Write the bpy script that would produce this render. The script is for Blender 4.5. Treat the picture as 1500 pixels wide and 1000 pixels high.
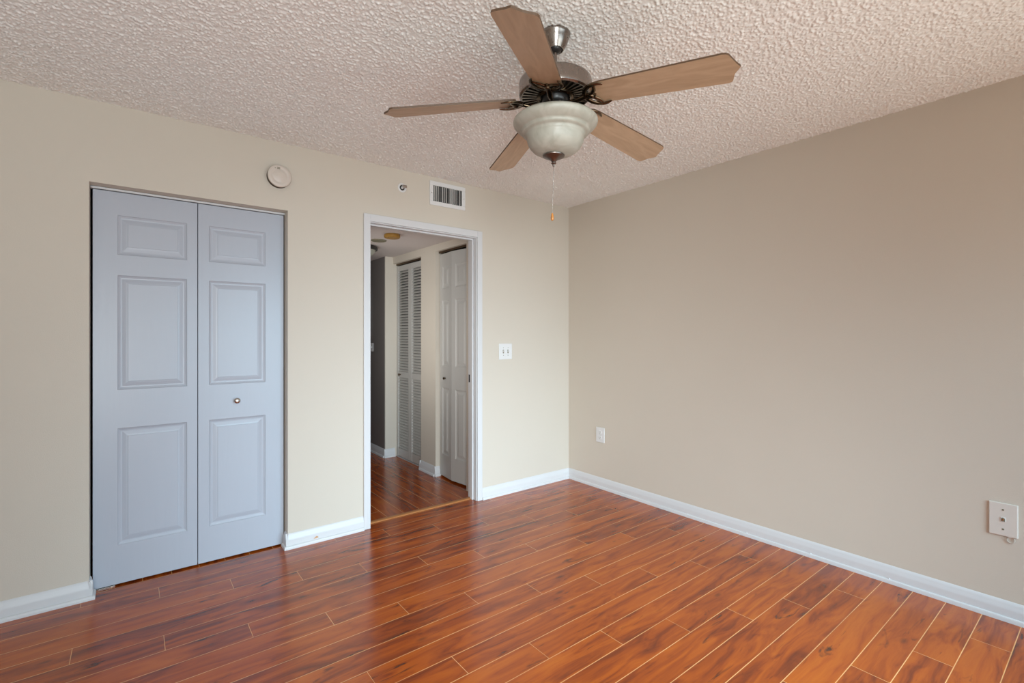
import bpy, math, random
from mathutils import Vector, Matrix

for o in list(bpy.data.objects):
    bpy.data.objects.remove(o)
SC = bpy.context.scene
COL = SC.collection
PI = math.pi
random.seed(7)

# ------------------------------------------------------------------ camera
YAW = math.atan(906 / 710)                    # angle of the view from the long axis of the left wall
FW = Vector((math.cos(YAW), math.sin(YAW), 0))
RT = Vector((math.sin(YAW), -math.cos(YAW), 0))
CAM = Vector((-3.1065, -3.1335, 1.2857))
cam_data = bpy.data.cameras.new('camera')
cam = bpy.data.objects.new('camera', cam_data)
COL.objects.link(cam)
cam.location = CAM
cam.rotation_euler = (PI / 2, 0, YAW - PI / 2)
cam_data.sensor_width = 36.0
cam_data.lens = 710 / 1500 * 36
cam_data.shift_y = -9 / 1500
cam_data.clip_start = 0.05
SC.camera = cam

# ------------------------------------------------------------------ light and exposure
SC.view_settings.view_transform = 'Standard'
SC.view_settings.look = 'None'
SC.view_settings.gamma = 1.0
SC.view_settings.use_curve_mapping = False
SC.view_settings.exposure = 0.0

world = bpy.data.worlds.new('sky')
SC.world = world
world.use_nodes = True
bg = world.node_tree.nodes['Background']
bg.inputs[0].default_value = (0.80, 0.90, 1.0, 1)
bg.inputs[1].default_value = 0.2


def area(name, loc, rot, sx, sy, power, color, spread=180):
    l = bpy.data.lights.new(name, 'AREA')
    l.shape = 'RECTANGLE'
    l.size, l.size_y = sx, sy
    l.energy = power
    l.color = color
    l.spread = math.radians(spread)
    o = bpy.data.objects.new(name, l)
    o.location = loc
    o.rotation_euler = rot
    COL.objects.link(o)
    return o


WIN = (-4.1, -0.30, 0.08, 2.12)               # unseen glass door behind the camera, widened left to hold fill lamps: x0, x1, z0, z1
BACK = -4.45
END = -4.6
XR, XL = -1.325, -3.66                        # middle of its right and of its left pane
RX = math.radians
# blue sky falls steeply in, its spread narrowed to dim the near walls; the bright ground outside throws warm light up to the ceiling
area('sky_high', (XR, BACK - 0.03, 1.10), (RX(60), 0, 0), 2.0, 2.0, 45, (0.55, 0.82, 1.0), 80)
area('sky_wide', (XR, BACK - 0.03, 1.10), (RX(76), 0, 0), 2.0, 2.0, 14.3, (0.55, 0.82, 1.0), 105)
area('ground_glow_right', (XR, BACK - 0.03, 1.10), (RX(135), 0, 0), 2.0, 1.9, 13, (1.0, 0.95, 0.82), 100)
area('left_pane_fill_up', (XL, BACK - 0.03, 1.10), (RX(125), 0, 0), 0.8, 2.0, 36, (0.87, 0.97, 1.0), 120)  # fill lamp added in the unseen left pane, aimed up to the ceiling
area('left_pane_fill', (XL, BACK - 0.03, 1.10), (RX(80), 0, RX(-36)), 0.8, 2.0, 17.8, (0.916, 0.983, 1.0), 60)  # fill lamp added in the same pane, turned towards the far corner
# added fill lamps that brighten the hallway from its unseen side
area('hall_fill', (-1.98, 0.46, 1.30), (RX(97), 0, RX(-38)), 0.5, 1.3, 2.8, (0.97, 0.985, 0.97), 110)
area('hall_fill_side', (-2.09, 0.72, 1.35), (RX(104), 0, RX(-90)), 0.8, 1.3, 3.3, (1.0, 0.97, 0.92), 110)


# ------------------------------------------------------------------ materials
def newmat(name):
    m = bpy.data.materials.new(name)
    m.use_nodes = True
    nt = m.node_tree
    b = nt.nodes['Principled BSDF']
    return m, nt, b


def N(nt, kind, **kw):
    n = nt.nodes.new(kind)
    for k, v in kw.items():
        if k == 'i':
            for a, c in v.items():
                n.inputs[a].default_value = c
        else:
            setattr(n, k, v)
    return n


def L(nt, a, b):
    nt.links.new(a, b)


def srgb(r, g, b):
    f = lambda c: c / 12.92 if c <= 0.04045 else ((c + 0.055) / 1.055) ** 2.4
    return (f(r / 255), f(g / 255), f(b / 255), 1)


def simple(name, col, rough=0.5, metal=0.0, spec=0.5, var=0.05, vscale=40, bump=0.0, bscale=200, stretch=(1, 1, 1)):
    m, nt, b = newmat(name)
    tc = N(nt, 'ShaderNodeTexCoord')
    mp = N(nt, 'ShaderNodeMapping')
    mp.inputs['Scale'].default_value = stretch
    L(nt, tc.outputs['Object'], mp.inputs['Vector'])
    ns = N(nt, 'ShaderNodeTexNoise', i={'Scale': vscale, 'Detail': 3.0})
    L(nt, mp.outputs[0], ns.inputs['Vector'])
    mx = N(nt, 'ShaderNodeMix', data_type='RGBA')
    mx.inputs[6].default_value = tuple(c * (1 - var) for c in col[:3]) + (1,)
    mx.inputs[7].default_value = tuple(min(1, c * (1 + var)) for c in col[:3]) + (1,)
    L(nt, ns.outputs[0], mx.inputs[0])
    L(nt, mx.outputs[2], b.inputs['Base Color'])
    b.inputs['Roughness'].default_value = rough
    b.inputs['Metallic'].default_value = metal
    b.inputs['Specular IOR Level'].default_value = spec
    if bump:
        n2 = N(nt, 'ShaderNodeTexNoise', i={'Scale': bscale, 'Detail': 4.0})
        L(nt, mp.outputs[0], n2.inputs['Vector'])
        bp = N(nt, 'ShaderNodeBump', i={'Strength': bump, 'Distance': 0.002})
        L(nt, n2.outputs[0], bp.inputs['Height'])
        L(nt, bp.outputs[0], b.inputs['Normal'])
    return m


def laminate(name, along='X', x_off=1.8, y_off=0.0755, w=0.1255, length=1.2, shift=0.3):
    """Glossy laminate planks running along one axis; every row steps its end joints by `shift`."""
    m, nt, b = newmat(name)
    geo = N(nt, 'ShaderNodeNewGeometry')
    sep = N(nt, 'ShaderNodeSeparateXYZ')
    L(nt, geo.outputs['Position'], sep.inputs[0])
    lo, ac = (0, 1) if along == 'X' else (1, 0)

    def M(op, a, c=None, d=None):
        n = N(nt, 'ShaderNodeMath', operation=op)
        for k, v in enumerate((a, c, d)):
            if v is None:
                continue
            if isinstance(v, (int, float)):
                n.inputs[k].default_value = v
            else:
                L(nt, v, n.inputs[k])
        return n.outputs[0]

    u, v = sep.outputs[lo], sep.outputs[ac]
    rv = M('DIVIDE', M('ADD', v, y_off), -w)              # row coordinate
    row = M('FLOOR', rv)
    fv = M('SUBTRACT', rv, row)
    uu = M('DIVIDE', M('SUBTRACT', M('ADD', u, x_off), M('MULTIPLY', row, shift)), length)
    pl = M('FLOOR', uu)
    fu = M('SUBTRACT', uu, pl)
    cmb = N(nt, 'ShaderNodeCombineXYZ')
    L(nt, row, cmb.inputs[0]); L(nt, pl, cmb.inputs[1])
    wn = N(nt, 'ShaderNodeTexWhiteNoise', noise_dimensions='3D')
    L(nt, cmb.outputs[0], wn.inputs[0])
    # plank-local coordinates, thrown far apart per plank
    off = N(nt, 'ShaderNodeVectorMath', operation='SCALE')
    L(nt, wn.outputs['Color'], off.inputs[0]); off.inputs[3].default_value = 37.0
    pc = N(nt, 'ShaderNodeCombineXYZ')
    L(nt, u, pc.inputs[0]); L(nt, v, pc.inputs[1])
    pos = N(nt, 'ShaderNodeVectorMath', operation='ADD')
    L(nt, pc.outputs[0], pos.inputs[0]); L(nt, off.outputs[0], pos.inputs[1])

    def mapped(sx, sy):
        mp = N(nt, 'ShaderNodeMapping')
        mp.inputs['Scale'].default_value = (sx, sy, 1)
        L(nt, pos.outputs[0], mp.inputs['Vector'])
        return mp.outputs[0]

    # slow warp of the grain
    wp = N(nt, 'ShaderNodeTexNoise', i={'Scale': 1.0, 'Detail': 2.0})
    L(nt, mapped(3.2, 6.0), wp.inputs['Vector'])
    wsc = N(nt, 'ShaderNodeVectorMath', operation='SCALE'); wsc.inputs[3].default_value = 0.9
    L(nt, wp.outputs['Color'], wsc.inputs[0])
    gpos = N(nt, 'ShaderNodeVectorMath', operation='ADD')
    L(nt, mapped(2.2, 17.0), gpos.inputs[0]); L(nt, wsc.outputs[0], gpos.inputs[1])
    big = N(nt, 'ShaderNodeTexNoise', i={'Scale': 0.85, 'Detail': 4.0, 'Roughness': 0.55, 'Distortion': 1.3})
    L(nt, gpos.outputs[0], big.inputs['Vector'])
    fine = N(nt, 'ShaderNodeTexNoise', i={'Scale': 1.0, 'Detail': 5.0, 'Roughness': 0.6})
    L(nt, mapped(9.0, 150.0), fine.inputs['Vector'])
    rmp = N(nt, 'ShaderNodeValToRGB')
    cr = rmp.color_ramp
    cr.elements[0].position = 0.26; cr.elements[0].color = FLOOR_C[0]
    cr.elements[1].position = 0.72; cr.elements[1].color = FLOOR_C[3]
    e = cr.elements.new(0.40); e.color = FLOOR_C[1]
    e = cr.elements.new(0.54); e.color = FLOOR_C[2]
    mixv = M('ADD', M('MULTIPLY', big.outputs[0], 0.86), M('MULTIPLY', fine.outputs[0], 0.14))
    mixv = M('ADD', mixv, M('MULTIPLY', M('SUBTRACT', wn.outputs['Value'], 0.5), 0.12))
    L(nt, mixv, rmp.inputs[0])
    # dark heart streaks and knots
    kn = N(nt, 'ShaderNodeTexNoise', i={'Scale': 1.0, 'Detail': 3.0, 'Roughness': 0.65, 'Distortion': 0.9})
    L(nt, mapped(4.2, 22.0), kn.inputs['Vector'])
    kr = N(nt, 'ShaderNodeMapRange', i={'From Min': 0.63, 'From Max': 0.74, 'To Min': 0.0, 'To Max': 0.85})
    L(nt, kn.outputs[0], kr.inputs[0])
    vk = N(nt, 'ShaderNodeTexVoronoi', i={'Scale': 1.0, 'Randomness': 1.0})
    L(nt, mapped(3.4, 8.5), vk.inputs['Vector'])
    vr = N(nt, 'ShaderNodeMapRange', i={'From Min': 0.03, 'From Max': 0.13, 'To Min': 0.55, 'To Max': 0.0})
    L(nt, vk.outputs[0], vr.inputs[0])
    dk = N(nt, 'ShaderNodeMix', data_type='RGBA')
    L(nt, M('MAXIMUM', kr.outputs[0], vr.outputs[0]), dk.inputs[0])
    L(nt, rmp.outputs[0], dk.inputs[6]); dk.inputs[7].default_value = FLOOR_C[4]
    # pale bevels between planks: worn edges plus highlights put into the colour
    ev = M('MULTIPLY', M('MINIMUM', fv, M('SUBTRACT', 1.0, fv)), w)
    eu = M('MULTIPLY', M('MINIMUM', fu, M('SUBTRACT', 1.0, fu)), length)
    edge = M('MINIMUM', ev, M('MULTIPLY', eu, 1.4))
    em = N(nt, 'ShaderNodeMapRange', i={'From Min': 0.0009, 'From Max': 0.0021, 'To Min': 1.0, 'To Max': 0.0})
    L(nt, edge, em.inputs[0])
    glint_wear = N(nt, 'ShaderNodeTexNoise', i={'Scale': 2.5, 'Detail': 2.0})
    L(nt, geo.outputs['Position'], glint_wear.inputs['Vector'])
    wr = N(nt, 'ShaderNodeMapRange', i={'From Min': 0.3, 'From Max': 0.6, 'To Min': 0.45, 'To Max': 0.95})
    L(nt, glint_wear.outputs[0], wr.inputs[0])
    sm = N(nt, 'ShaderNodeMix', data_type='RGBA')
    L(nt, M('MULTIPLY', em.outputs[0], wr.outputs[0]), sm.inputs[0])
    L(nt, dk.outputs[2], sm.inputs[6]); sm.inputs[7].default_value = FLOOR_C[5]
    L(nt, sm.outputs[2], b.inputs['Base Color'])
    bp = N(nt, 'ShaderNodeBump', i={'Strength': 0.35, 'Distance': 0.001})
    L(nt, M('SUBTRACT', M('MULTIPLY', fine.outputs[0], 0.10), em.outputs[0]), bp.inputs['Height'])
    L(nt, bp.outputs[0], b.inputs['Normal'])
    b.inputs['Roughness'].default_value = 0.23
    b.inputs['Specular IOR Level'].default_value = 0.78
    return m


FLOOR_C = [(0.100, 0.013, 0.0015, 1), (0.25, 0.037, 0.0015, 1), (0.405, 0.072, 0.002, 1),
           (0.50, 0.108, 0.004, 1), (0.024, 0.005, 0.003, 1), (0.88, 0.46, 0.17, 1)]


def wood_blade(name):
    m, nt, b = newmat(name)
    tc = N(nt, 'ShaderNodeTexCoord')
    mp = N(nt, 'ShaderNodeMapping'); mp.inputs['Scale'].default_value = (5, 26, 5)
    L(nt, tc.outputs['Object'], mp.inputs['Vector'])
    n1 = N(nt, 'ShaderNodeTexNoise', i={'Scale': 1.0, 'Detail': 5.0, 'Distortion': 1.6})
    L(nt, mp.outputs[0], n1.inputs['Vector'])
    r = N(nt, 'ShaderNodeValToRGB')
    r.color_ramp.elements[0].position = 0.3; r.color_ramp.elements[0].color = (0.39, 0.262, 0.160, 1)
    r.color_ramp.elements[1].position = 0.7; r.color_ramp.elements[1].color = (0.50, 0.345, 0.222, 1)
    L(nt, n1.outputs[0], r.inputs[0])
    L(nt, r.outputs[0], b.inputs['Base Color'])
    b.inputs['Roughness'].default_value = 0.42
    return m


def alabaster(name):
    m, nt, b = newmat(name)
    tc = N(nt, 'ShaderNodeTexCoord')
    n1 = N(nt, 'ShaderNodeTexNoise', i={'Scale': 9.0, 'Detail': 4.0, 'Distortion': 2.2})
    L(nt, tc.outputs['Object'], n1.inputs['Vector'])
    r = N(nt, 'ShaderNodeValToRGB')
    r.color_ramp.elements[0].position = 0.35; r.color_ramp.elements[0].color = (0.36, 0.345, 0.285, 1)
    r.color_ramp.elements[1].position = 0.65; r.color_ramp.elements[1].color = (0.45, 0.435, 0.37, 1)
    L(nt, n1.outputs[0], r.inputs[0])
    L(nt, r.outputs[0], b.inputs['Base Color'])
    b.inputs['Roughness'].default_value = 0.42
    b.inputs['Subsurface Weight'].default_value = 0.1
    b.inputs['Subsurface Radius'].default_value = (0.02, 0.02, 0.018)
    return m


def brushed(name, col, rough=0.34):
    m, nt, b = newmat(name)
    tc = N(nt, 'ShaderNodeTexCoord')
    n1 = N(nt, 'ShaderNodeTexNoise', i={'Scale': 30.0, 'Detail': 3.0})
    L(nt, tc.outputs['Object'], n1.inputs['Vector'])
    mr = N(nt, 'ShaderNodeMapRange', i={'To Min': rough - 0.05, 'To Max': rough + 0.06})
    L(nt, n1.outputs[0], mr.inputs[0])
    L(nt, mr.outputs[0], b.inputs['Roughness'])
    b.inputs['Base Color'].default_value = col
    b.inputs['Metallic'].default_value = 1.0
    return m


M_wall = simple('beige_wall_paint', (0.635, 0.57, 0.485), 0.55, spec=0.4, var=0.015, vscale=3, bump=0.25, bscale=240)
M_hallwall = simple('shade_darkened_hall_paint', (0.20, 0.175, 0.165), 0.6, var=0.03)  # shade of the far hallway put into the wall colour
M_ceil = simple('popcorn_plaster', (0.865, 0.848, 0.815), 0.95, spec=0.15, var=0.02, vscale=6, bump=0.3, bscale=350)
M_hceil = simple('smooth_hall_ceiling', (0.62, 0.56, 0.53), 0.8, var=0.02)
M_trim = simple('white_trim_paint', (0.67, 0.665, 0.67), 0.35, var=0.01, vscale=8)
M_door = simple('white_door_paint', (0.46, 0.485, 0.545), 0.33, spec=0.6, var=0.01, vscale=5, bump=0.22, bscale=9, stretch=(6, 6, 0.7))
M_hdoor = simple('warm_white_door_paint', (0.47, 0.455, 0.43), 0.4, var=0.01, vscale=5)
M_lou = simple('grey_white_louver_paint', (0.50, 0.48, 0.45), 0.45, var=0.02)
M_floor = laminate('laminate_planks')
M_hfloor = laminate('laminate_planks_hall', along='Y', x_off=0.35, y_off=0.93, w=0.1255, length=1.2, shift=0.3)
M_strip = simple('transition_strip_wood', (0.42, 0.16, 0.05), 0.25, var=0.2, vscale=30, stretch=(1, 6, 1))
M_dark = simple('dark_void', (0.012, 0.011, 0.011), 0.8)
M_closet = simple('closet_interior_paint', (0.30, 0.28, 0.26), 0.8)
M_nickel = brushed('brushed_pewter', (0.31, 0.275, 0.25, 1), 0.27)
M_bronze = brushed('antique_bronze', (0.155, 0.110, 0.070, 1), 0.25)
M_fin = brushed('pewter_fins', (0.25, 0.205, 0.165, 1), 0.3)
M_finial = brushed('dark_pewter', (0.20, 0.165, 0.145, 1), 0.36)
M_blackm = simple('black_metal', (0.016, 0.014, 0.013), 0.35, spec=0.6)
M_blade = wood_blade('maple_blade')
M_bladeedge = simple('dark_blade_edge', (0.10, 0.055, 0.028), 0.5)
M_glass = alabaster('alabaster_glass')
M_plast = simple('white_plastic', (0.74, 0.73, 0.72), 0.35, var=0.01)
M_ivory = simple('ivory_plastic', (0.66, 0.58, 0.51), 0.4, var=0.01)
M_plate = simple('almond_plate', (0.70, 0.65, 0.59), 0.35, var=0.01)
M_yell = simple('yellowed_plastic', (0.36, 0.185, 0.03), 0.45, var=0.15)
M_olive = simple('olive_grey_plastic', (0.20, 0.18, 0.12), 0.5, var=0.1)
M_gap = simple('shaded_brown_plastic', (0.07, 0.05, 0.035), 0.6)
M_chrome = brushed('satin_chrome', (0.62, 0.60, 0.57, 1), 0.18)
M_vent = simple('vent_slat_paint', (0.58, 0.57, 0.55), 0.5, var=0.35, vscale=30, stretch=(1, 1, 0.15))
M_pend = simple('orange_wood_pendant', (0.50, 0.20, 0.045), 0.3, var=0.3, vscale=60)
M_chip = simple('bare_wood_chip', (0.62, 0.36, 0.20), 0.7, var=0.2, vscale=120)
M_cable = simple('clear_cable', (0.60, 0.54, 0.47), 0.3)
M_art = simple('dull_panel', (0.16, 0.145, 0.14), 0.5)


# ------------------------------------------------------------------ mesh helpers
class MB:
    def __init__(s):
        s.v, s.f, s.mi = [], [], []
        s.m = Matrix.Identity(4)

    def add(s, verts, faces, mi=0):
        b = len(s.v)
        s.v += [tuple(s.m @ Vector(p)) for p in verts]
        s.f += [tuple(b + i for i in f) for f in faces]
        s.mi += [mi] * len(faces)
        return s

    def box(s, x0, x1, y0, y1, z0, z1, mi=0):
        v = [(x, y, z) for z in (z0, z1) for y in (y0, y1) for x in (x0, x1)]
        f = [(0, 2, 3, 1), (4, 5, 7, 6), (0, 1, 5, 4), (1, 3, 7, 5), (3, 2, 6, 7), (2, 0, 4, 6)]
        return s.add(v, f, mi)

    def lathe(s, prof, n=48, mi=0, cap=True, c=(0, 0, 0), sq=None):
        """revolve (r, z) points round the z axis"""
        v, f = [], []
        for r, z in prof:
            for k in range(n):
                a = 2 * PI * k / n
                v.append((c[0] + r * math.cos(a), c[1] + r * math.sin(a), c[2] + z))
        for j in range(len(prof) - 1):
            for k in range(n):
                k2 = (k + 1) % n
                f.append((j * n + k, j * n + k2, (j + 1) * n + k2, (j + 1) * n + k))
        if cap:
            f.append(tuple(range(n - 1, -1, -1)))
            f.append(tuple((len(prof) - 1) * n + k for k in range(n)))
        return s.add(v, f, mi)

    def prism(s, pts, z0, z1, mi=0, side_mi=None):
        n = len(pts)
        v = [(x, y, z0) for x, y in pts] + [(x, y, z1) for x, y in pts]
        s.add(v, [tuple(range(n - 1, -1, -1)), tuple(n + k for k in range(n))], mi)
        b = len(s.v) - 2 * n
        s.f += [(b + k, b + (k + 1) % n, b + n + (k + 1) % n, b + n + k) for k in range(n)]
        s.mi += [mi if side_mi is None else side_mi] * n
        return s

    def tube(s, pts, rad, n=10, mi=0, flat=1.0, closed=False):
        """sweep a (possibly flattened) circle along points; rad is a number or a list"""
        P = [Vector(p) for p in pts]
        R = rad if isinstance(rad, (list, tuple)) else [rad] * len(P)
        up = Vector((0, 0, 1))
        v, f = [], []
        m = len(P)
        for i, p in enumerate(P):
            if closed:
                t = P[(i + 1) % m] - P[i - 1]
            else:
                t = P[min(i + 1, m - 1)] - P[max(i - 1, 0)]
            t.normalize()
            a = t.cross(up)
            if a.length < 1e-3:
                a = t.cross(Vector((0, 1, 0)))
            a.normalize()
            b2 = a.cross(t)
            for k in range(n):
                g = 2 * PI * k / n
                v.append(tuple(p + a * (R[i] * math.cos(g)) + b2 * (R[i] * flat * math.sin(g))))
        rng = m if closed else m - 1
        for i in range(rng):
            j = (i + 1) % m
            for k in range(n):
                k2 = (k + 1) % n
                f.append((i * n + k, i * n + k2, j * n + k2, j * n + k))
        if not closed:
            f.append(tuple(range(n - 1, -1, -1)))
            f.append(tuple((m - 1) * n + k for k in range(n)))
        return s.add(v, f, mi)

    def extrude(s, prof, p0, p1, nrm, mi=0):
        """a moulding: (out, z) profile swept from p0 to p1, standing off along nrm"""
        nrm = Vector(nrm)
        n = len(prof)
        v = []
        for p in (Vector(p0), Vector(p1)):
            v += [tuple(p + nrm * o + Vector((0, 0, z))) for o, z in prof]
        f = [(k, (k + 1) % n, n + (k + 1) % n, n + k) for k in range(n)]
        f += [tuple(range(n - 1, -1, -1)), tuple(n + k for k in range(n))]
        return s.add(v, f, mi)

    def build(s, name, mats, parent=None, smooth=None, bevel=0.0, loc=None):
        me = bpy.data.meshes.new(name)
        me.from_pydata(s.v, [], s.f)
        me.validate()
        mats = mats if isinstance(mats, (list, tuple)) else [mats]
        for m in mats:
            me.materials.append(m)
        for p, k in zip(me.polygons, s.mi):
            p.material_index = k
        import bmesh
        bm = bmesh.new(); bm.from_mesh(me)
        bmesh.ops.recalc_face_normals(bm, faces=bm.faces)
        bm.to_mesh(me); bm.free()
        if smooth is not None:
            me.shade_smooth()
            me.set_sharp_from_angle(angle=math.radians(smooth))
        o = bpy.data.objects.new(name, me)
        COL.objects.link(o)
        if parent is not None:
            o.parent = parent
        if loc is not None:
            o.location = loc
        if bevel:
            b = o.modifiers.new('bevel', 'BEVEL')
            b.width = bevel; b.segments = 2; b.limit_method = 'ANGLE'
        return o


def tag(o, label=None, cat=None, group=None, kind=None):
    if label: o['label'] = label
    if cat: o['category'] = cat
    if group: o['group'] = group
    if kind: o['kind'] = kind
    return o


def empty(name, loc, rot=(0, 0, 0)):
    o = bpy.data.objects.new(name, None)
    o.location = loc
    o.rotation_euler = rot
    o.empty_display_size = 0.1
    COL.objects.link(o)
    return o


def struct(o):
    o['kind'] = 'structure'
    return o


# ------------------------------------------------------------------ room shell
H = 2.44
T = 0.112                                      # thickness of the wall with the doorway
CL0, CL1, CLZ = -3.272, -2.368, 2.037          # closet opening
DO0, DO1, DOZ = -1.870, -0.988, 2.055          # rough doorway opening
HC = 2.115                                     # hall ceiling

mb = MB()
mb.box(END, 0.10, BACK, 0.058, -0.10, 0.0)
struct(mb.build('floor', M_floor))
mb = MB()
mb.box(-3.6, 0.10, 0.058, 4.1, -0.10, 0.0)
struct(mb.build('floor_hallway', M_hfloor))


def popcorn_ceiling():
    """the slab, with sprayed popcorn modelled as lumps on its underside"""
    import numpy as np
    rng = np.random.default_rng(11)
    x0, x1, y0, y1, st = -4.2, 0.004, -3.20, 0.004, 0.0034
    nx, ny = int((x1 - x0) / st) + 1, int((y1 - y0) / st) + 1
    h = np.zeros(nx * ny)
    n = int((x1 - x0) * (y1 - y0) * 1e4 * 1.75)
    cx, cy = rng.uniform(x0, x1, n), rng.uniform(y0, y1, n)
    r = 0.0028 + 0.0040 * rng.random(n) ** 1.7
    el = rng.uniform(0.6, 1.0, n)
    th = rng.uniform(0, PI, n)
    hh = r * rng.uniform(0.55, 1.15, n)
    i0, j0 = np.rint((cx - x0) / st).astype(int), np.rint((cy - y0) / st).astype(int)
    for di in range(-2, 3):
        for dj in range(-2, 3):
            i, j = i0 + di, j0 + dj
            ok = (i >= 0) & (i < nx) & (j >= 0) & (j < ny)
            dx, dy = x0 + i * st - cx, y0 + j * st - cy
            u = dx * np.cos(th) + dy * np.sin(th)
            v = (dy * np.cos(th) - dx * np.sin(th)) / el
            z = hh * (1 - (u * u + v * v) / (r * r))
            ok &= z > 0
            np.maximum.at(h, (i * ny + j)[ok], z[ok])
    h += rng.normal(0, 0.00025, nx * ny)
    X, Y = np.meshgrid(x0 + np.arange(nx) * st, y0 + np.arange(ny) * st, indexing='ij')
    grid = np.stack([X.ravel(), Y.ravel(), H - 0.0004 - h], 1)
    idx = np.arange(nx * ny).reshape(nx, ny)
    q = np.stack([idx[:-1, :-1], idx[:-1, 1:], idx[1:, 1:], idx[1:, :-1]], -1).reshape(-1, 4)
    sl = MB()
    sl.box(END, 0.10, BACK, T, H, H + 0.08)
    sv = np.array(sl.v)
    sf = np.array([f[::-1] for f in sl.f]) + len(grid)
    co = np.concatenate([grid, sv])
    fc = np.concatenate([q, sf])
    me = bpy.data.meshes.new('ceiling')
    me.vertices.add(len(co)); me.vertices.foreach_set('co', co.astype(np.float32).ravel())
    me.loops.add(fc.size); me.loops.foreach_set('vertex_index', fc.astype(np.int32).ravel())
    me.polygons.add(len(fc)); me.polygons.foreach_set('loop_start', (np.arange(len(fc)) * 4).astype(np.int32))
    sm = np.ones(len(fc), bool); sm[-6:] = False
    me.polygons.foreach_set('use_smooth', sm)
    me.materials.append(M_ceil)
    me.update(calc_edges=True)
    o = bpy.data.objects.new('ceiling', me)
    COL.objects.link(o)
    return struct(o)


popcorn_ceiling()

mb = MB()
mb.box(END, CL0, 0, T, 0, H)
mb.box(CL0, CL1, 0, T, CLZ, H)
mb.box(CL1, DO0, 0, T, 0, H)
mb.box(DO0, DO1, 0, T, DOZ, H)
mb.box(DO1, 0.0, 0, T, 0, H)
struct(mb.build('wall_left', M_wall))
mb = MB()
mb.box(0.0, 0.10, BACK, T, 0, H)
struct(mb.build('wall_right', M_wall))
mb = MB()
wx0, wx1, wz0, wz1 = WIN
mb.box(END, wx0, BACK - 0.1, BACK, 0, H)
mb.box(wx1, 0.10, BACK - 0.1, BACK, 0, H)
mb.box(wx0, wx1, BACK - 0.1, BACK, wz1, H)
mb.box(wx0, wx1, BACK - 0.1, BACK, 0, wz0)
struct(mb.build('wall_back', M_wall))
mb = MB()
mb.box(END - 0.1, END, BACK - 0.1, T, 0, H)
struct(mb.build('wall_end', M_wall))
# frame of the glass door behind the camera
mb = MB()
for a, b2 in ((wx0, wx0 + 0.05), (wx1 - 0.05, wx1), (-2.90, -2.40), (-1.36, -1.30)):
    mb.box(a, b2, BACK - 0.07, BACK - 0.035, wz0, wz1)
mb.box(wx0, wx1, BACK - 0.07, BACK - 0.035, wz0, wz0 + 0.05)
mb.box(wx0, wx1, BACK - 0.07, BACK - 0.035, wz1 - 0.05, wz1)
struct(mb.build('window_1', M_trim))
# closet behind the bifold door
mb = MB()
mb.box(-3.50, -3.44, T, 0.80, 0, H)
mb.box(-2.20, -2.14, T, 0.80, 0, H)
mb.box(-3.50, -2.14, 0.80, 0.86, 0, H)
mb.box(-3.50, -2.14, T, 0.86, H, H + 0.05)
struct(mb.build('wall_closet', M_closet))

# hallway
HX = -0.925                                    # face of the hall wall that holds the two closets
B0, B1 = 0.262, 0.782                          # bifold closet
V0, V1 = 1.066, 1.700                          # louvered closet
OZ = 2.052
mb = MB()
mb.box(HX, HX + 0.10, T, B0, 0, HC)
mb.box(HX, HX + 0.10, B0, B1, OZ, HC)
mb.box(HX, HX + 0.10, B1, V0, 0, HC)
mb.box(HX, HX + 0.10, V0, V1, OZ - 0.008, HC)
mb.box(-1.012, HX + 0.10, V1, V1 + 0.10, 0, HC)
struct(mb.build('wall_hall', M_wall))
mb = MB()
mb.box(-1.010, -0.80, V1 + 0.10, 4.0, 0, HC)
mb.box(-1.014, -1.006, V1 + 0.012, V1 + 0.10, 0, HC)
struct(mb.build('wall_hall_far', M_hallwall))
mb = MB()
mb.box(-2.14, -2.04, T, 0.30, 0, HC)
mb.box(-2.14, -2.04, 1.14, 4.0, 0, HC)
mb.box(-2.14, -2.04, 0.30, 1.14, 2.02, HC)  # unseen opening added for the hall fill lamps
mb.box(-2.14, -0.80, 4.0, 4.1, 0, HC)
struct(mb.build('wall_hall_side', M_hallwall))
mb = MB()
mb.box(-2.14, 0.0, T, 4.1, HC, HC + 0.08)
struct(mb.build('ceiling_hallway', M_hceil))
mb = MB()
mb.box(-0.30, -0.24, T, 1.90, 0, HC)
mb.box(HX + 0.10, -0.24, 0.90, 0.96, 0, HC)
mb.box(HX + 0.10, -0.24, V1 + 0.05, V1 + 0.10, 0, HC)
struct(mb.build('wall_hall_closet', M_closet))

# ------------------------------------------------------------------ baseboards
BASE = [(0, 0), (0.0135, 0), (0.0135, 0.050), (0.0125, 0.060), (0.0095, 0.067), (0.0085, 0.075), (0.0055, 0.084), (0.0015, 0.0895), (0, 0.090)]
SHOE = [(0.0137, 0.0), (0.0235, 0.0), (0.0235, 0.008), (0.0225, 0.014), (0.0195, 0.0185), (0.0150, 0.0205), (0.0137, 0.0205)]
SHOE_R = [(0.0142, 0.0), (0.0215, 0.0), (0.0212, 0.017), (0.0190, 0.0215), (0.0155, 0.0228), (0.0142, 0.0228)]


def baseboard(name, segs, shoe=SHOE):
    """segs: (start, end, normal[, extra length of the shoe at the start, at the end])"""
    a, b2 = MB(), MB()
    for p0, p1, n, *ex in segs:
        a.extrude(BASE, p0, p1, n)
        d = (Vector(p1) - Vector(p0)).normalized()
        e0, e1 = ex if ex else (0, 0)
        b2.extrude(shoe, Vector(p0) - d * e0, Vector(p1) + d * e1, n)
    o = struct(a.build(name, M_trim, smooth=35))
    b2.build('shoe_moulding', M_trim, o, smooth=50)
    return o


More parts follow.
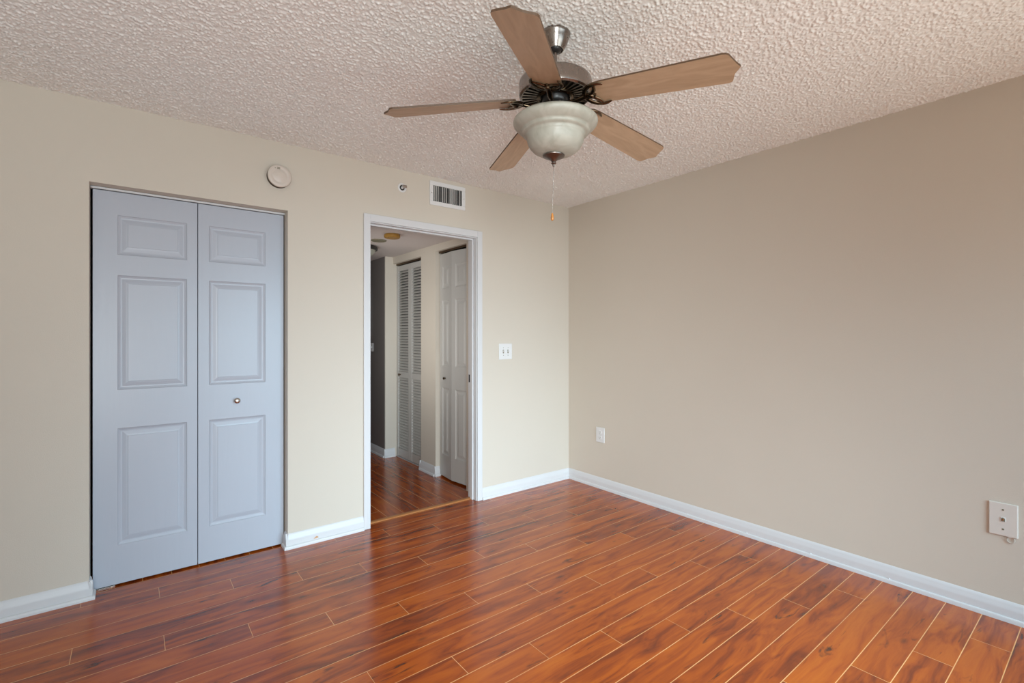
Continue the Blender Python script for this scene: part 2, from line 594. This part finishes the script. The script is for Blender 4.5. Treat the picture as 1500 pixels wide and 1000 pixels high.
YM = (0, -1, 0)
e = 0.0135
baseboard('baseboard_left', [((END, 0, 0), (CL0 + e - 0.0003, 0, 0), YM, 0, 0.0095), ((CL0, -e + 0.0006, 0), (CL0, 0.062, 0), (1, 0, 0), 0.0098, 0)])
bmid = baseboard('baseboard_middle', [((CL1 - e + 0.0003, 0, 0), (-1.9025, 0, 0), YM, 0.0095, 0), ((CL1, -e + 0.0006, 0), (CL1, 0.062, 0), (-1, 0, 0), 0.0098, 0)])
baseboard('baseboard_corner', [((-0.9545, 0, 0), (-0.0, 0, 0), YM)])
bright = baseboard('baseboard_right', [((0, BACK, 0), (0, 0, 0), (-1, 0, 0))], SHOE_R)
# paint chipped off the baseboard near the closet
mb = MB()
mb.prism([(-2.222, 0.027), (-2.206, 0.0255), (-2.192, 0.029), (-2.196, 0.036), (-2.206, 0.040), (-2.214, 0.034)], 0, 0.0006)
mb.v = [(x, -0.0133 - z, y) for x, y, z in mb.v]
mb.build('paint_chip', M_chip, bmid)
# dabs of caulk between board and shoe
for yy in (-1.20, -1.62, -1.99, -2.36):
    mb = MB()
    mb.lathe([(0.001, -0.004), (0.004, -0.002), (0.0045, 0.001), (0.001, 0.004)], 10, c=(-0.0150, yy, 0.0235))
    mb.build('caulk_dab', M_trim, bright, smooth=60)
# hall baseboards
baseboard('baseboard_hall', [((HX, V0, 0), (HX, B1, 0), (-1, 0, 0)), ((HX - e, V0, 0), (HX + 0.035, V0, 0), (0, 1, 0)),
                             ((HX - e, B1, 0), (HX + 0.04, B1, 0), (0, -1, 0))])
baseboard('baseboard_hall_far', [((-1.0125, V1 + 0.0, 0), (-1.0125, 4.0, 0), (-1, 0, 0)), ((-1.012 - e, V1, 0), (HX + 0.02, V1, 0), (0, -1, 0))])

# ------------------------------------------------------------------ doorway casing, jamb, strip
JL, JR, JZ = -1.853, -1.004, 2.040             # clear faces of the jamb
mb = MB()
CO = [(-1.9025, 0, JL - 0.004), ]
cy0, cy1 = -0.0145, 0.0
mb.box(-1.9025, -1.857, cy0, cy1, 0, 2.0945)
mb.box(-0.9995, -0.9545, cy0, cy1, 0, 2.0945)
mb.box(-1.857, -0.9995, cy0, cy1, 2.0455, 2.0945)
struct(mb.build('trim_1', M_trim, bevel=0.003))
mb = MB()
mb.box(DO0, JL, 0.0, T, 0, JZ + 0.015)
mb.box(JR, DO1, 0.0, T, 0, JZ + 0.015)
mb.box(JL, JR, 0.0, T, JZ, JZ + 0.015)
# door stop
mb.box(JL, JL + 0.010, 0.040, 0.074, 0, JZ)
mb.box(JR - 0.010, JR, 0.040, 0.074, 0, JZ)
mb.box(JL + 0.010, JR - 0.010, 0.040, 0.074, JZ - 0.010, JZ)
jamb = struct(mb.build('trim_2', M_trim, bevel=0.0015))
mb = MB()
mb.box(JR - 0.0015, JR + 0.001, 0.079, 0.104, 0.915, 0.975)
tag(mb.build('strike_plate', M_blackm, jamb), 'black strike plate')
# hall side casing
mb = MB()
mb.box(-1.9025, -1.857, T, T + 0.012, 0, 2.0945)
mb.box(-0.9995, -0.9545, T, T + 0.012, 0, 2.0945)
mb.box(-1.857, -0.9995, T, T + 0.012, 2.0455, 2.0945)
struct(mb.build('trim_3', M_trim, bevel=0.003))
mb = MB()
mb.extrude([(-0.024, 0), (0.024, 0), (0.021, 0.005), (0.012, 0.0085), (-0.012, 0.0085), (-0.021, 0.005)], (JL + 0.001, 0.086, 0), (JR - 0.001, 0.086, 0), YM)
struct(mb.build('trim_4', M_strip, smooth=30))


# ------------------------------------------------------------------ doors
def ring(mb, x0, x1, z0, z1, steps, mi=0):
    """one moulded panel: concentric rectangles (inset, depth) closed by a flat field"""
    rows = []
    for ins, dep in steps:
        rows.append([(x0 + ins, dep, z0 + ins), (x1 - ins, dep, z0 + ins), (x1 - ins, dep, z1 - ins), (x0 + ins, dep, z1 - ins)])
    v = [p for r in rows for p in r]
    f = []
    for j in range(len(rows) - 1):
        for k in range(4):
            k2 = (k + 1) % 4
            f.append((j * 4 + k, j * 4 + k2, (j + 1) * 4 + k2, (j + 1) * 4 + k))
    n = (len(rows) - 1) * 4
    f.append((n, n + 1, n + 2, n + 3))
    mb.add(v, f, mi)


STEPS = [(0, 0), (0.003, 0.0035), (0.012, 0.0075), (0.019, 0.0080), (0.034, 0.0042), (0.0425, 0.0030), (0.0435, 0.0005)]
PZ = [(0.197, 0.798), (0.995, 1.585), (1.690, 1.893)]     # panel heights measured from the leaf's foot


def panel_leaf(name, w, h, px0, px1, mat, parent, steps=STEPS, th=0.034):
    """moulded three-panel leaf: x 0..w, z 0..h, front on y=0 facing -y"""
    mb = MB()
    zs = [0.0]
    for a, b2 in PZ:
        zs += [a, b2]
    zs.append(h)
    xs = [0, px0, px1, w]
    for i in range(3):
        for j in range(len(zs) - 1):
            if i == 1 and j % 2 == 1:
                ring(mb, xs[1], xs[2], zs[j], zs[j + 1], steps)
            else:
                mb.add([(xs[i], 0, zs[j]), (xs[i + 1], 0, zs[j]), (xs[i + 1], 0, zs[j + 1]), (xs[i], 0, zs[j + 1])], [(0, 1, 2, 3)])
    v = [(0, 0, 0), (w, 0, 0), (w, 0, h), (0, 0, h), (0, th, 0), (w, th, 0), (w, th, h), (0, th, h)]
    mb.add(v, [(4, 7, 6, 5), (0, 4, 5, 1), (3, 2, 6, 7), (0, 3, 7, 4), (1, 5, 6, 2)])
    return mb.build(name, mat, parent)


def fix_normals_out(o):
    pass


def knob_mesh(r=0.016, stem=0.012, l=0.026):
    mb = MB()
    mb.lathe([(0.006, 0), (0.006, stem), (r * 0.75, stem + 0.003), (r, stem + 0.009), (r * 0.96, l - 0.004), (r * 0.7, l), (0.001, l + 0.001)], 24)
    mb.v = [(x, -z, y) for x, y, z in mb.v]
    return mb


# bedroom closet bifold
d1 = struct(empty('door_1', (-2.82, 0.075, 0.010)))
tag(d1, 'white two-leaf panelled bifold closet door in the bedroom wall', 'door')
lf = panel_leaf('leaf', 0.4415, 2.010, 0.096, 0.394, M_door, d1)
lf.location = (-3.262 + 2.82, 0, 0)
lf2 = panel_leaf('leaf', 0.4415, 2.010, 0.051, 0.341, M_door, d1)
lf2.location = (-2.8165 + 2.82, 0, 0)
kb = knob_mesh().build('knob', M_chrome, lf2, smooth=40, loc=(0.189, 0, 0.897))
tag(kb, 'small round chrome knob')
mb = MB()
mb.box(CL0 + 0.001, CL1 - 0.001, 0.070, 0.106, CLZ - 0.0105, CLZ - 0.0002)
mb.v = [(x + 2.82, y - 0.075, z - 0.012) for x, y, z in mb.v]
mb.build('top_track', M_trim, d1)
for xx in (-3.205, -2.425):
    mb = MB()
    mb.lathe([(0.003, -0.012), (0.003, 0.006)], 10, c=(xx + 2.82, 0.012, CLZ - 0.018))
    mb.build('pivot_pin', M_chrome, d1, smooth=50)
mb = MB()
mb.box(-3.255 + 2.82, -3.175 + 2.82, 0.002, 0.03, -0.0105, -0.005)
mb.box(-3.255 + 2.82, -3.25 + 2.82, 0.002, 0.03, -0.0105, 0.018)
tag(mb.build('pivot_bracket', M_chrome, d1, bevel=0.001), 'metal floor bracket')

# hall closet with louvered bifold
d2 = struct(empty('door_2', (-0.885, (V0 + V1) / 2, 0.012)))
tag(d2, 'louvered bifold closet door at the far end of the hallway', 'door')


def louver_leaf(w, h, parent):
    mb = MB()
    st, th = 0.036, 0.028
    mb.box(0, st, 0, th, 0, h)
    mb.box(w - st, w, 0, th, 0, h)
    for z0, z1 in ((0, 0.085), (0.832, 0.892), (h - 0.055, h)):
        mb.box(st, w - st, 0.002, th - 0.002, z0, z1)
    for a, b2 in ((0.085, 0.832), (0.892, h - 0.055)):
        n = int(round((b2 - a) / 0.0285))
        p = (b2 - a) / n
        for k in range(n):
            z = a + p * (k + 0.5)
            # slat leaning: its lower edge to the front
            v = []
            for x in (st - 0.004, w - st + 0.004):
                v += [(x, 0.0025, z - 0.0085), (x, 0.0060, z - 0.0120), (x, 0.0255, z + 0.0080), (x, 0.0220, z + 0.0115)]
            mb.add(v, [(0, 1, 5, 4), (1, 2, 6, 5), (2, 3, 7, 6), (3, 0, 4, 7), (3, 2, 1, 0), (4, 5, 6, 7)])
    return mb.build('leaf', M_lou, parent)


wl = (V1 - V0) / 2 - 0.005
la = louver_leaf(wl, 2.005, d2)
la.rotation_euler = (0, 0, -PI / 2)
la.location = (0, (V1 - V0) / 2 - 0.003, 0)
lb = louver_leaf(wl, 2.005, d2)
lb.rotation_euler = (0, 0, -PI / 2)
lb.location = (0, -0.001, 0)
kb = knob_mesh(0.015).build('knob', M_bronze, la, smooth=40, loc=(wl * 0.30, 0.002, 0.862))
tag(kb, 'small dark round knob')
mb = MB()
mb.box(-0.004, 0.022, -(V1 - V0) / 2, (V1 - V0) / 2, 2.014, 2.032)
tag(mb.build('top_track', M_bronze, d2), 'brown metal track')
mb = MB()
mb.box(-0.006, 0.02, -(V1 - V0) / 2 + 0.002, (V1 - V0) / 2 - 0.002, -0.012, -0.008)
mb.build('floor_track', M_trim, d2)

# hall closet with panelled bifold, slightly folded
d3 = struct(empty('door_3', (-0.885, (B0 + B1) / 2, 0.016)))
tag(d3, 'half-folded white panelled bifold closet door just inside the hallway', 'door')
far, fold, near = Vector((-0.883, 0.772)), Vector((-0.907, 0.530)), Vector((-0.874, 0.272))
for a, b2 in ((far, fold), (fold, near)):
    w = (b2 - a).length - 0.003
    lo = panel_leaf('leaf', w, 2.006, 0.052, w - 0.052, M_hdoor, d3, th=0.03)
    dv = b2 - a
    lo.rotation_euler = (0, 0, math.atan2(dv.y, dv.x))
    lo.location = (a.x + 0.885, a.y - (B0 + B1) / 2, 0)
    if a is far:
        kb = knob_mesh(0.013, 0.008, 0.022).build('knob', M_bronze, lo, smooth=40, loc=(w * 0.48, 0, 0.885))
        tag(kb, 'small dark square-looking knob')
mb = MB()
mb.box(-0.008, 0.020, -(B1 - B0) / 2 + 0.002, (B1 - B0) / 2 - 0.002, 2.018, 2.036)
tag(mb.build('top_track', M_bronze, d3), 'brown metal track')


# ------------------------------------------------------------------ ceiling fan
AX, AY = -1.8318, -1.7756
fan = empty('ceiling_fan', (AX, AY, H))
tag(fan, 'five-blade ceiling fan in pewter with maple blades and white glass bowl light', 'ceiling fan')


def fz(z):
    return z - H


mb = MB()
mb.lathe([(0.0555, 0.0), (0.0575, -0.003), (0.0575, -0.009), (0.0545, -0.014), (0.0505, -0.026), (0.0445, -0.043), (0.0385, -0.053), (0.0345, -0.060), (0.0325, -0.064), (0.0290, -0.064), (0.0270, -0.050)], 48, cap=False)
can = mb.build('canopy', M_nickel, fan, smooth=35)
mb = MB()
a0 = math.radians(-62)
mb.m = Matrix.Rotation(a0, 4, 'Z') @ Matrix.Translation((0.0525, 0, -0.024)) @ Matrix.Rotation(math.radians(78), 4, 'Y')
mb.lathe([(0.0035, -0.002), (0.0035, 0.0015), (0.001, 0.0025)], 12)
mb.build('screw', M_chrome, can, smooth=40)
mb = MB()
mb.lathe([(0.001, -0.040), (0.022, -0.044), (0.027, -0.054), (0.024, -0.066), (0.012, -0.073), (0.008, -0.075)], 32)
tag(mb.build('hanger_ball', M_blackm, fan, smooth=50), 'black hanger ball')
mb = MB()
mb.lathe([(0.0065, -0.070), (0.0065, fz(2.262))], 20)
mb.build('downrod', M_nickel, fan, smooth=40)

# motor
mb = MB()
mb.lathe([(0.015, fz(2.268)), (0.030, fz(2.267)), (0.050, fz(2.264)), (0.115, fz(2.262)), (0.131, fz(2.259)), (0.1375, fz(2.252)), (0.139, fz(2.244)), (0.139, fz(2.212)), (0.1395, fz(2.206)), (0.1375, fz(2.199)), (0.131, fz(2.194)), (0.1265, fz(2.195)), (0.1265, fz(2.206))], 72, cap=False)
motor = mb.build('motor_housing', M_nickel, fan, smooth=35)
mb = MB()
mb.lathe([(0.128, fz(2.212)), (0.128, fz(2.208)), (0.050, fz(2.206)), (0.050, fz(2.20))], 48)
tag(mb.build('motor_core', M_blackm, motor, smooth=40), 'black motor underside')
mb = MB()
for k in range(34):
    g = 2 * PI * k / 34
    mb.m = Matrix.Rotation(g, 4, 'Z')
    v = [(0.070, -0.0026, fz(2.1965)), (0.070, 0.0026, fz(2.1965)), (0.127, 0.0050, fz(2.1965)), (0.127, -0.0050, fz(2.1965))]
    mb.add(v + [(x, y * 0.5, z + 0.010) for x, y, z in v], [(0, 1, 2, 3), (7, 6, 5, 4), (0, 4, 5, 1), (1, 5, 6, 2), (2, 6, 7, 3), (3, 7, 4, 0)])
mb.m = Matrix.Identity(4)
tag(mb.build('vent_fins', M_fin, motor), 'radial metal cooling fins')
mb = MB()
mb.lathe([(0.070, fz(2.206)), (0.072, fz(2.198)), (0.070, fz(2.190)), (0.062, fz(2.187)), (0.056, fz(2.190)), (0.056, fz(2.206))], 48, cap=False)
mb.build('inner_ring', M_bronze, motor, smooth=40)
mb = MB()
mb.lathe([(0.050, fz(2.206)), (0.052, fz(2.180)), (0.046, fz(2.168)), (0.030, fz(2.160)), (0.030, fz(2.140)), (0.044, fz(2.132)), (0.048, fz(2.118)), (0.048, fz(2.085))], 40)
hub = mb.build('hub', M_blackm, fan, smooth=40)
for k in range(5):
    g = 2 * PI * (k + 0.5) / 5
    mb = MB()
    mb.lathe([(0.004, 0), (0.004, -0.006), (0.002, -0.008)], 10, c=(0.040 * math.cos(g), 0.040 * math.sin(g), fz(2.166)))
    mb.build('screw', M_chrome, hub, smooth=40)

# light kit
mb = MB()
prof = [(0.150, 2.1045), (0.156, 2.1055), (0.1603, 2.1015), (0.1610, 2.096), (0.1592, 2.0900), (0.1530, 2.0820), (0.1440, 2.0745), (0.1350, 2.0690), (0.1300, 2.0665),
        (0.1288, 2.0610), (0.1275, 2.0570), (0.1225, 2.0545), (0.1165, 2.0525), (0.1130, 2.0505), (0.1118, 2.0450), (0.1105, 2.0410), (0.1085, 2.0390), (0.1080, 2.0300), (0.1045, 2.0170),
        (0.0975, 2.0045), (0.0865, 1.9930), (0.0705, 1.9835), (0.0500, 1.9765), (0.0250, 1.9735), (0.004, 1.9730)]
inner = [(max(r - 0.004, 0.002), z + 0.004) for r, z in reversed(prof)]
mb.lathe([(r, fz(z)) for r, z in prof + inner], 96, cap=False)
tag(mb.build('lamp_shade', M_glass, fan, smooth=75), 'stepped white alabaster glass bowl')
mb = MB()
mb.lathe([(0.048, fz(2.120)), (0.075, fz(2.112)), (0.095, fz(2.104)), (0.095, fz(2.100)), (0.020, fz(2.098)), (0.006, fz(2.09)), (0.006, fz(1.975))], 48)
mb.build('light_fitter', M_bronze, fan, smooth=40)
mb = MB()
FX = -0.006 * RT
mb.lathe([(0.003, fz(1.9765)), (0.0385, fz(1.9755)), (0.0420, fz(1.9725)), (0.0410, fz(1.9690)), (0.035, fz(1.9660)), (0.024, fz(1.9625)), (0.0150, fz(1.9570)), (0.0095, fz(1.9510)),
          (0.0065, fz(1.9480)), (0.0095, fz(1.9450)), (0.0095, fz(1.9420)), (0.0050, fz(1.9395)), (0.0045, fz(1.9330)), (0.0025, fz(1.9300))], 40, c=(FX.x, FX.y, 0))
fin = mb.build('finial', M_finial, fan, smooth=40)
mb = MB()
CX = -0.0115 * RT
p0, p1 = Vector((FX.x, FX.y, fz(1.932))), Vector((CX.x, CX.y, fz(1.752)))
nb = 64
for k in range(nb):
    c = p0.lerp(p1, k / (nb - 1))
    mb.lathe([(0.0002, -0.0014), (0.0012, -0.0008), (0.0014, 0.0), (0.0012, 0.0008), (0.0002, 0.0014)], 7, c=tuple(c))
mb.tube([tuple(p0), tuple(p1)], 0.0006, 6)
chain = mb.build('pull_chain', M_chrome, fan, smooth=60)
mb = MB()
mb.lathe([(0.0015, 0.002), (0.0030, 0.0), (0.0045, -0.006), (0.0062, -0.016), (0.0062, -0.022), (0.0040, -0.0265), (0.001, -0.0275)], 20, c=tuple(p1))
tag(mb.build('pendant', M_pend, chain, smooth=50), 'orange wooden pull pendant')

# blades
TH0, RTIP, RCOR, BW, PIT, ZB, DROOP = -1.2440, 0.6514, 0.6186, 0.1353, -0.2165, 2.1829, math.atan(0.1019)
R0 = 0.152
out = [(R0 + 0.004, -0.046), (R0 + 0.014, -0.0515), (0.20, -0.0560), (0.40, -0.0618), (RCOR - 0.012, -BW / 2 + 0.0003), (RCOR, -BW / 2 + 0.003), (RCOR + 0.006, -BW / 2 + 0.009),
       (RTIP - 0.010, -0.018), (RTIP, 0.000), (RTIP - 0.008, 0.012), (RTIP - 0.019, 0.026), (RTIP - 0.024, 0.040), (RCOR + 0.004, BW / 2 - 0.010), (RCOR, BW / 2 - 0.004), (RCOR - 0.010, BW / 2 - 0.0005),
       (0.40, 0.0618), (0.20, 0.0560), (R0 + 0.014, 0.0515), (R0 + 0.004, 0.046), (R0 - 0.004, 0.0)]
bl = MB()
bl.prism(out, 0.0, 0.0065, 0, 1)
# the ornate crescent bracket under the root of a blade
ir = MB()
cres = [(0.212, 0.047), (0.196, 0.0535), (0.178, 0.0550), (0.158, 0.0490), (0.140, 0.036), (0.129, 0.018), (0.126, 0.0)]
cres = cres + [(x, -y) for x, y in cres[-2::-1]]
rr = [0.0030, 0.0060, 0.0080, 0.0088, 0.0090, 0.0090, 0.0095]
rr = rr + rr[-2::-1]
ir.tube([(x, y, -0.005) for x, y in cres], rr, 12, flat=0.6)
for sy in (-1, 1):                                   # scrolls that close the openwork triangles
    ir.tube([(0.130, 0.0, -0.005), (0.158, sy * 0.010, -0.006), (0.172, sy * 0.026, -0.006), (0.178, sy * 0.048, -0.005)], [0.010, 0.0085, 0.0065, 0.005], 10, flat=0.6)
ir.prism([(0.128, -0.011), (0.158, -0.014), (0.170, 0.0), (0.158, 0.014), (0.128, 0.011)], -0.010, -0.0005)
ir.lathe([(0.001, -0.0155), (0.0075, -0.0145), (0.0110, -0.0110), (0.0110, -0.002)], 16, c=(0.152, 0, 0))
ir.tube([(0.046, 0, -0.016), (0.070, 0, -0.017), (0.095, 0, -0.016), (0.115, 0, -0.009), (0.132, 0, -0.005)], [0.0095, 0.0100, 0.0105, 0.0110, 0.0110], 12, flat=0.62)
for k in range(5):
    ang = TH0 - k * 2 * PI / 5
    if k == 0:
        blade0 = bl.build('blade', [M_blade, M_bladeedge], fan, bevel=0.0)
        iron0 = ir.build('blade_bracket', M_bronze, blade0, smooth=50)
        b, i2 = blade0, iron0
    else:
        b = blade0.copy(); COL.objects.link(b); b.parent = fan
        i2 = iron0.copy(); COL.objects.link(i2); i2.parent = b
    b.rotation_mode = 'QUATERNION'
    b.rotation_quaternion = (Matrix.Rotation(ang, 3, 'Z') @ Matrix.Rotation(DROOP, 3, 'Y') @ Matrix.Rotation(PIT, 3, 'X')).to_quaternion()
    b.location = (0, 0, fz(ZB))

# ------------------------------------------------------------------ things on the bedroom walls
# round smoke detector above the closet
o = empty('smoke_detector', (-2.421, 0.0, 2.226))
tag(o, 'round ivory smoke detector on the bedroom wall above the closet door', 'smoke detector')


def wall_lathe(prof, n=48, c=(0, 0)):
    mb = MB()
    mb.lathe(prof, n)
    mb.v = [(x + c[0], -z, y + c[1]) for x, y, z in mb.v]
    return mb


wall_lathe([(0.064, 0.0), (0.062, 0.029)]).build('base_ring', M_gap, o, smooth=40)
body = wall_lathe([(r_, z_ + 0.011) for r_, z_ in [(0.058, 0.015), (0.064, 0.0165), (0.0655, 0.021), (0.0640, 0.027), (0.060, 0.030), (0.046, 0.0315), (0.044, 0.0305), (0.036, 0.0305), (0.033, 0.0325), (0.001, 0.0335)]], 64).build('cover', M_ivory, o, smooth=35)
mb = MB()
mb.box(-0.016, 0.001, -0.0430, -0.0415, 0.039, 0.0425)
mb.box(-0.016, 0.001, -0.0430, -0.0415, 0.0445, 0.048)
mb.box(-0.028, -0.023, -0.0430, -0.0415, 0.039, 0.043)
tag(mb.build('indicator_slots', M_olive, body), 'small dark slots')

# sprinkler
o = empty('fire_sprinkler', (-1.625, 0.0, 2.314))
tag(o, 'tiny white sidewall fire sprinkler left of the air vent', 'sprinkler')
wall_lathe([(0.031, 0.0), (0.0325, 0.003), (0.028, 0.0065), (0.021, 0.0065), (0.019, 0.003), (0.018, 0.001)], 36).build('escutcheon', M_plast, o, smooth=40)
wall_lathe([(0.0185, 0.0005), (0.0185, 0.0012)], 24).build('recess', M_dark, o)
wall_lathe([(0.010, 0.001), (0.009, 0.016), (0.006, 0.020)], 20).build('nozzle', M_plast, o, smooth=40)
mb = MB()
mb.box(-0.002, 0.002, -0.038, -0.016, -0.009, -0.006)
mb.box(-0.002, 0.002, -0.038, -0.016, 0.006, 0.009)
mb.box(-0.012, 0.018, -0.040, -0.037, -0.008, 0.009)
mb.box(-0.010, 0.018, -0.040, -0.022, 0.008, 0.010)
mb.build('deflector', M_chrome, o)

# air vent
o = empty('air_vent', (-1.2595, 0.0, 2.3215))
tag(o, 'white rectangular wall air vent with dusty vertical slats over the doorway', 'air vent')
mb = MB()
W2, H2, w2, h2 = 0.1515, 0.0875, 0.1225, 0.057
mb.box(-W2, W2, -0.008, 0, h2, H2)
mb.box(-W2, W2, -0.008, 0, -H2, -h2)
mb.box(-W2, -w2, -0.008, 0, -h2, h2)
mb.box(w2, W2, -0.008, 0, -h2, h2)
fr = mb.build('frame', M_plast, o, bevel=0.003)
mb = MB()
mb.box(-w2, w2, -0.0012, 0.0, -h2, h2)  # flat sheet, the duct's shade put into its black colour
tag(mb.build('duct_shade_backing', M_dark, o), 'black backing for the shade inside the duct')
angs = [8, 14, 2, -30, 20, 6, 12, -24, 16, 22, 10, 4, -28, 8, -20, 20]
mb = MB()
for k in range(15):
    x = -w2 + 0.008 + k * (2 * w2 - 0.014) / 14
    mb.m = Matrix.Translation((x, -0.008, 0)) @ Matrix.Rotation(math.radians(angs[k]), 4, 'Z')
    mb.box(-0.0007, 0.0007, -0.0065, 0.0065, -h2, h2)
tag(mb.build('slat_grille', M_vent, o), 'dusty vertical slats')
for sx in (-1, 1):
    wall_lathe([(0.0035, 0.008), (0.0035, 0.0095), (0.001, 0.010)], 12, (sx * 0.138, 0)).build('screw', M_chrome, fr, smooth=40)

# double light switch
o = empty('light_switch', (-0.7205, 0.0, 1.155))
tag(o, 'white double light switch right of the bedroom doorway', 'light switch')
mb = MB()
mb.box(-0.0655, 0.0655, -0.006, 0, -0.0645, 0.0645)
pl = mb.build('cover_plate', M_plast, o, bevel=0.003)
for sx in (-0.0235, 0.0235):
    mb = MB()
    mb.box(sx - 0.006, sx + 0.006, -0.0066, -0.0055, -0.015, 0.015)
    tag(mb.build('slot', M_olive, pl), 'dark toggle slot')
    mb = MB()
    mb.m = Matrix.Translation((sx, -0.006, 0.001)) @ Matrix.Rotation(math.radians(-28), 4, 'X')
    mb.box(-0.004, 0.004, -0.015, 0.002, -0.0055, 0.0055)
    mb.build('toggle', M_plast, o, bevel=0.001)
    for sz in (-0.031, 0.031):
        wall_lathe([(0.0032, 0.0058), (0.0032, 0.0068), (0.001, 0.0072)], 12, (sx, sz)).build('screw', M_chrome, pl, smooth=40)


# power outlet on the right wall (faces -x)
def face_mx(o):
    o.rotation_euler = (0, 0, -PI / 2)
    return o


o = face_mx(empty('power_outlet', (0.0, -0.379, 0.448)))
tag(o, 'white power outlet low on the right wall near the corner', 'power outlet')
mb = MB()
mb.box(-0.046, 0.046, -0.006, 0, -0.063, 0.063)
pl = mb.build('cover_plate', M_plast, o, bevel=0.003)
for sz in (-0.0225, 0.0225):
    mb = MB()
    pts = []
    for k in range(28):
        g = 2 * PI * k / 28
        pts.append((0.0185 * math.cos(g), max(-0.014, min(0.014, 0.0185 * math.sin(g)))))
    mb.prism(pts, 0, 0.003)
    mb.v = [(x, -0.0055 - z, y + sz) for x, y, z in mb.v]
    rc = mb.build('receptacle', M_plast, o, bevel=0.0008)
    mb = MB()
    mb.box(-0.0075, -0.0055, -0.0090, -0.0083, sz - 0.002, sz + 0.007)
    mb.box(0.0055, 0.0075, -0.0090, -0.0083, sz - 0.001, sz + 0.007)
    mb.box(-0.0025, 0.0025, -0.0090, -0.0083, sz - 0.010, sz - 0.005)
    tag(mb.build('slots', M_olive, rc), 'dark socket slots')
wall_lathe([(0.0032, 0.0058), (0.0032, 0.0068), (0.001, 0.0072)], 12, (0, 0)).build('screw', M_chrome, pl, smooth=40)

# phone jack plate
o = face_mx(empty('phone_jack', (0.0, -2.778, 0.453)))
tag(o, 'almond phone jack plate at the right edge with a wire loop below', 'phone jack')
mb = MB()
mb.box(-0.0475, 0.0475, -0.007, 0, -0.0745, 0.0745)
pl = mb.build('cover_plate', M_plate, o, bevel=0.004)
for sz in (-0.044, 0.044):
    wall_lathe([(0.0040, 0.0068), (0.0040, 0.0080), (0.001, 0.0084)], 14, (0, sz)).build('screw', M_olive, pl, smooth=40)
mb = MB()
mb.box(-0.0085, 0.0085, -0.0088, -0.0065, -0.009, 0.011)
jk = mb.build('jack', M_plast, o, bevel=0.001)
mb = MB()
mb.box(-0.0065, 0.0065, -0.0094, -0.0086, -0.0075, 0.006)
mb.box(-0.0030, 0.0030, -0.0094, -0.0086, 0.006, 0.009)
tag(mb.build('jack_opening', M_olive, jk), 'dark jack opening')
mb = MB()
mb.box(-0.0022, 0.0022, -0.0110, -0.009, -0.003, 0.004)
mb.build('contact', M_chrome, jk)
mb = MB()
pts = []
for k in range(22):
    g = math.radians(70 + 320 * k / 21)
    pts.append((0.0245 + 0.0125 * math.cos(g), -0.0045 + 0.001 * math.sin(2 * g), -0.0870 + 0.0125 * math.sin(g)))
pts = [(0.020, -0.004, -0.070)] + pts + [(0.032, -0.004, -0.070)]
mb.tube(pts, 0.0016, 8)
tag(mb.build('wire_loop', M_cable, o, smooth=60), 'thin pale wire loop')

# ------------------------------------------------------------------ things in the hallway
o = empty('smoke_detector', (-1.426, 0.606, HC))
tag(o, 'yellowed round smoke detector on the hallway ceiling', 'smoke detector')
mb = MB()
mb.lathe([(0.058, 0.0), (0.058, -0.004), (0.064, -0.006), (0.066, -0.012), (0.064, -0.026), (0.058, -0.032), (0.030, -0.034), (0.001, -0.0345)], 40)
body = mb.build('cover', M_yell, o, smooth=35)
mb = MB()
mb.lathe([(0.003, 0.0), (0.003, -0.0015)], 12, c=(-0.045, -0.025, -0.0325))
tag(mb.build('indicator', M_dark, body), 'dark dot')

o = empty('ceiling_cover', (-1.414, 0.911, HC))
tag(o, 'flat olive round cover plate on the hallway ceiling behind the yellowed detector', 'cover plate')
mb = MB()
mb.lathe([(0.066, 0.0), (0.066, -0.005), (0.060, -0.009), (0.052, -0.010), (0.048, -0.007), (0.001, -0.007)], 40)
mb.build('disc', M_olive, o, smooth=35)

o = empty('ceiling_light', (-1.437, 1.275, HC))
tag(o, 'dark-rimmed white dome light on the hallway ceiling, half hidden by the door frame', 'ceiling light')
mb = MB()
mb.lathe([(0.130, 0.0), (0.148, -0.008), (0.155, -0.022), (0.152, -0.036), (0.140, -0.040), (0.132, -0.034)], 56, cap=False)
mb.build('rim', M_blackm, o, smooth=40)
mb = MB()
mb.lathe([(0.136, -0.030), (0.132, -0.048), (0.115, -0.072), (0.085, -0.092), (0.045, -0.103), (0.001, -0.106)], 48, cap=False)
mb.build('glass_dome', M_glass, o, smooth=60)

o = face_mx(empty('light_switch', (-1.0145, 2.045, 1.155)))
tag(o, 'small white single light switch on the dark hallway wall', 'light switch')
mb = MB()
mb.box(-0.035, 0.035, -0.006, 0, -0.047, 0.047)
mb.build('cover_plate', M_plast, o, bevel=0.003)
mb = MB()
mb.box(-0.004, 0.004, -0.014, -0.005, -0.006, 0.006)
mb.build('toggle', M_plast, o)

o = face_mx(empty('picture_frame', (-1.0145, 2.36, 1.545)))
tag(o, 'pale-edged tall frame on the dark hallway wall above the switch', 'picture frame')
mb = MB()
for a, b2, c2, d in ((-0.265, -0.253, -0.275, 0.275), (0.253, 0.265, -0.275, 0.275)):
    mb.box(a, b2, -0.014, 0, c2, d)
for c2, d in ((-0.275, -0.263), (0.263, 0.275)):
    mb.box(-0.253, 0.253, -0.014, 0, c2, d)
mb.build('frame', M_plast, o)
mb = MB()
mb.box(-0.253, 0.253, -0.006, 0, -0.263, 0.263)
mb.build('picture_panel', M_art, o)
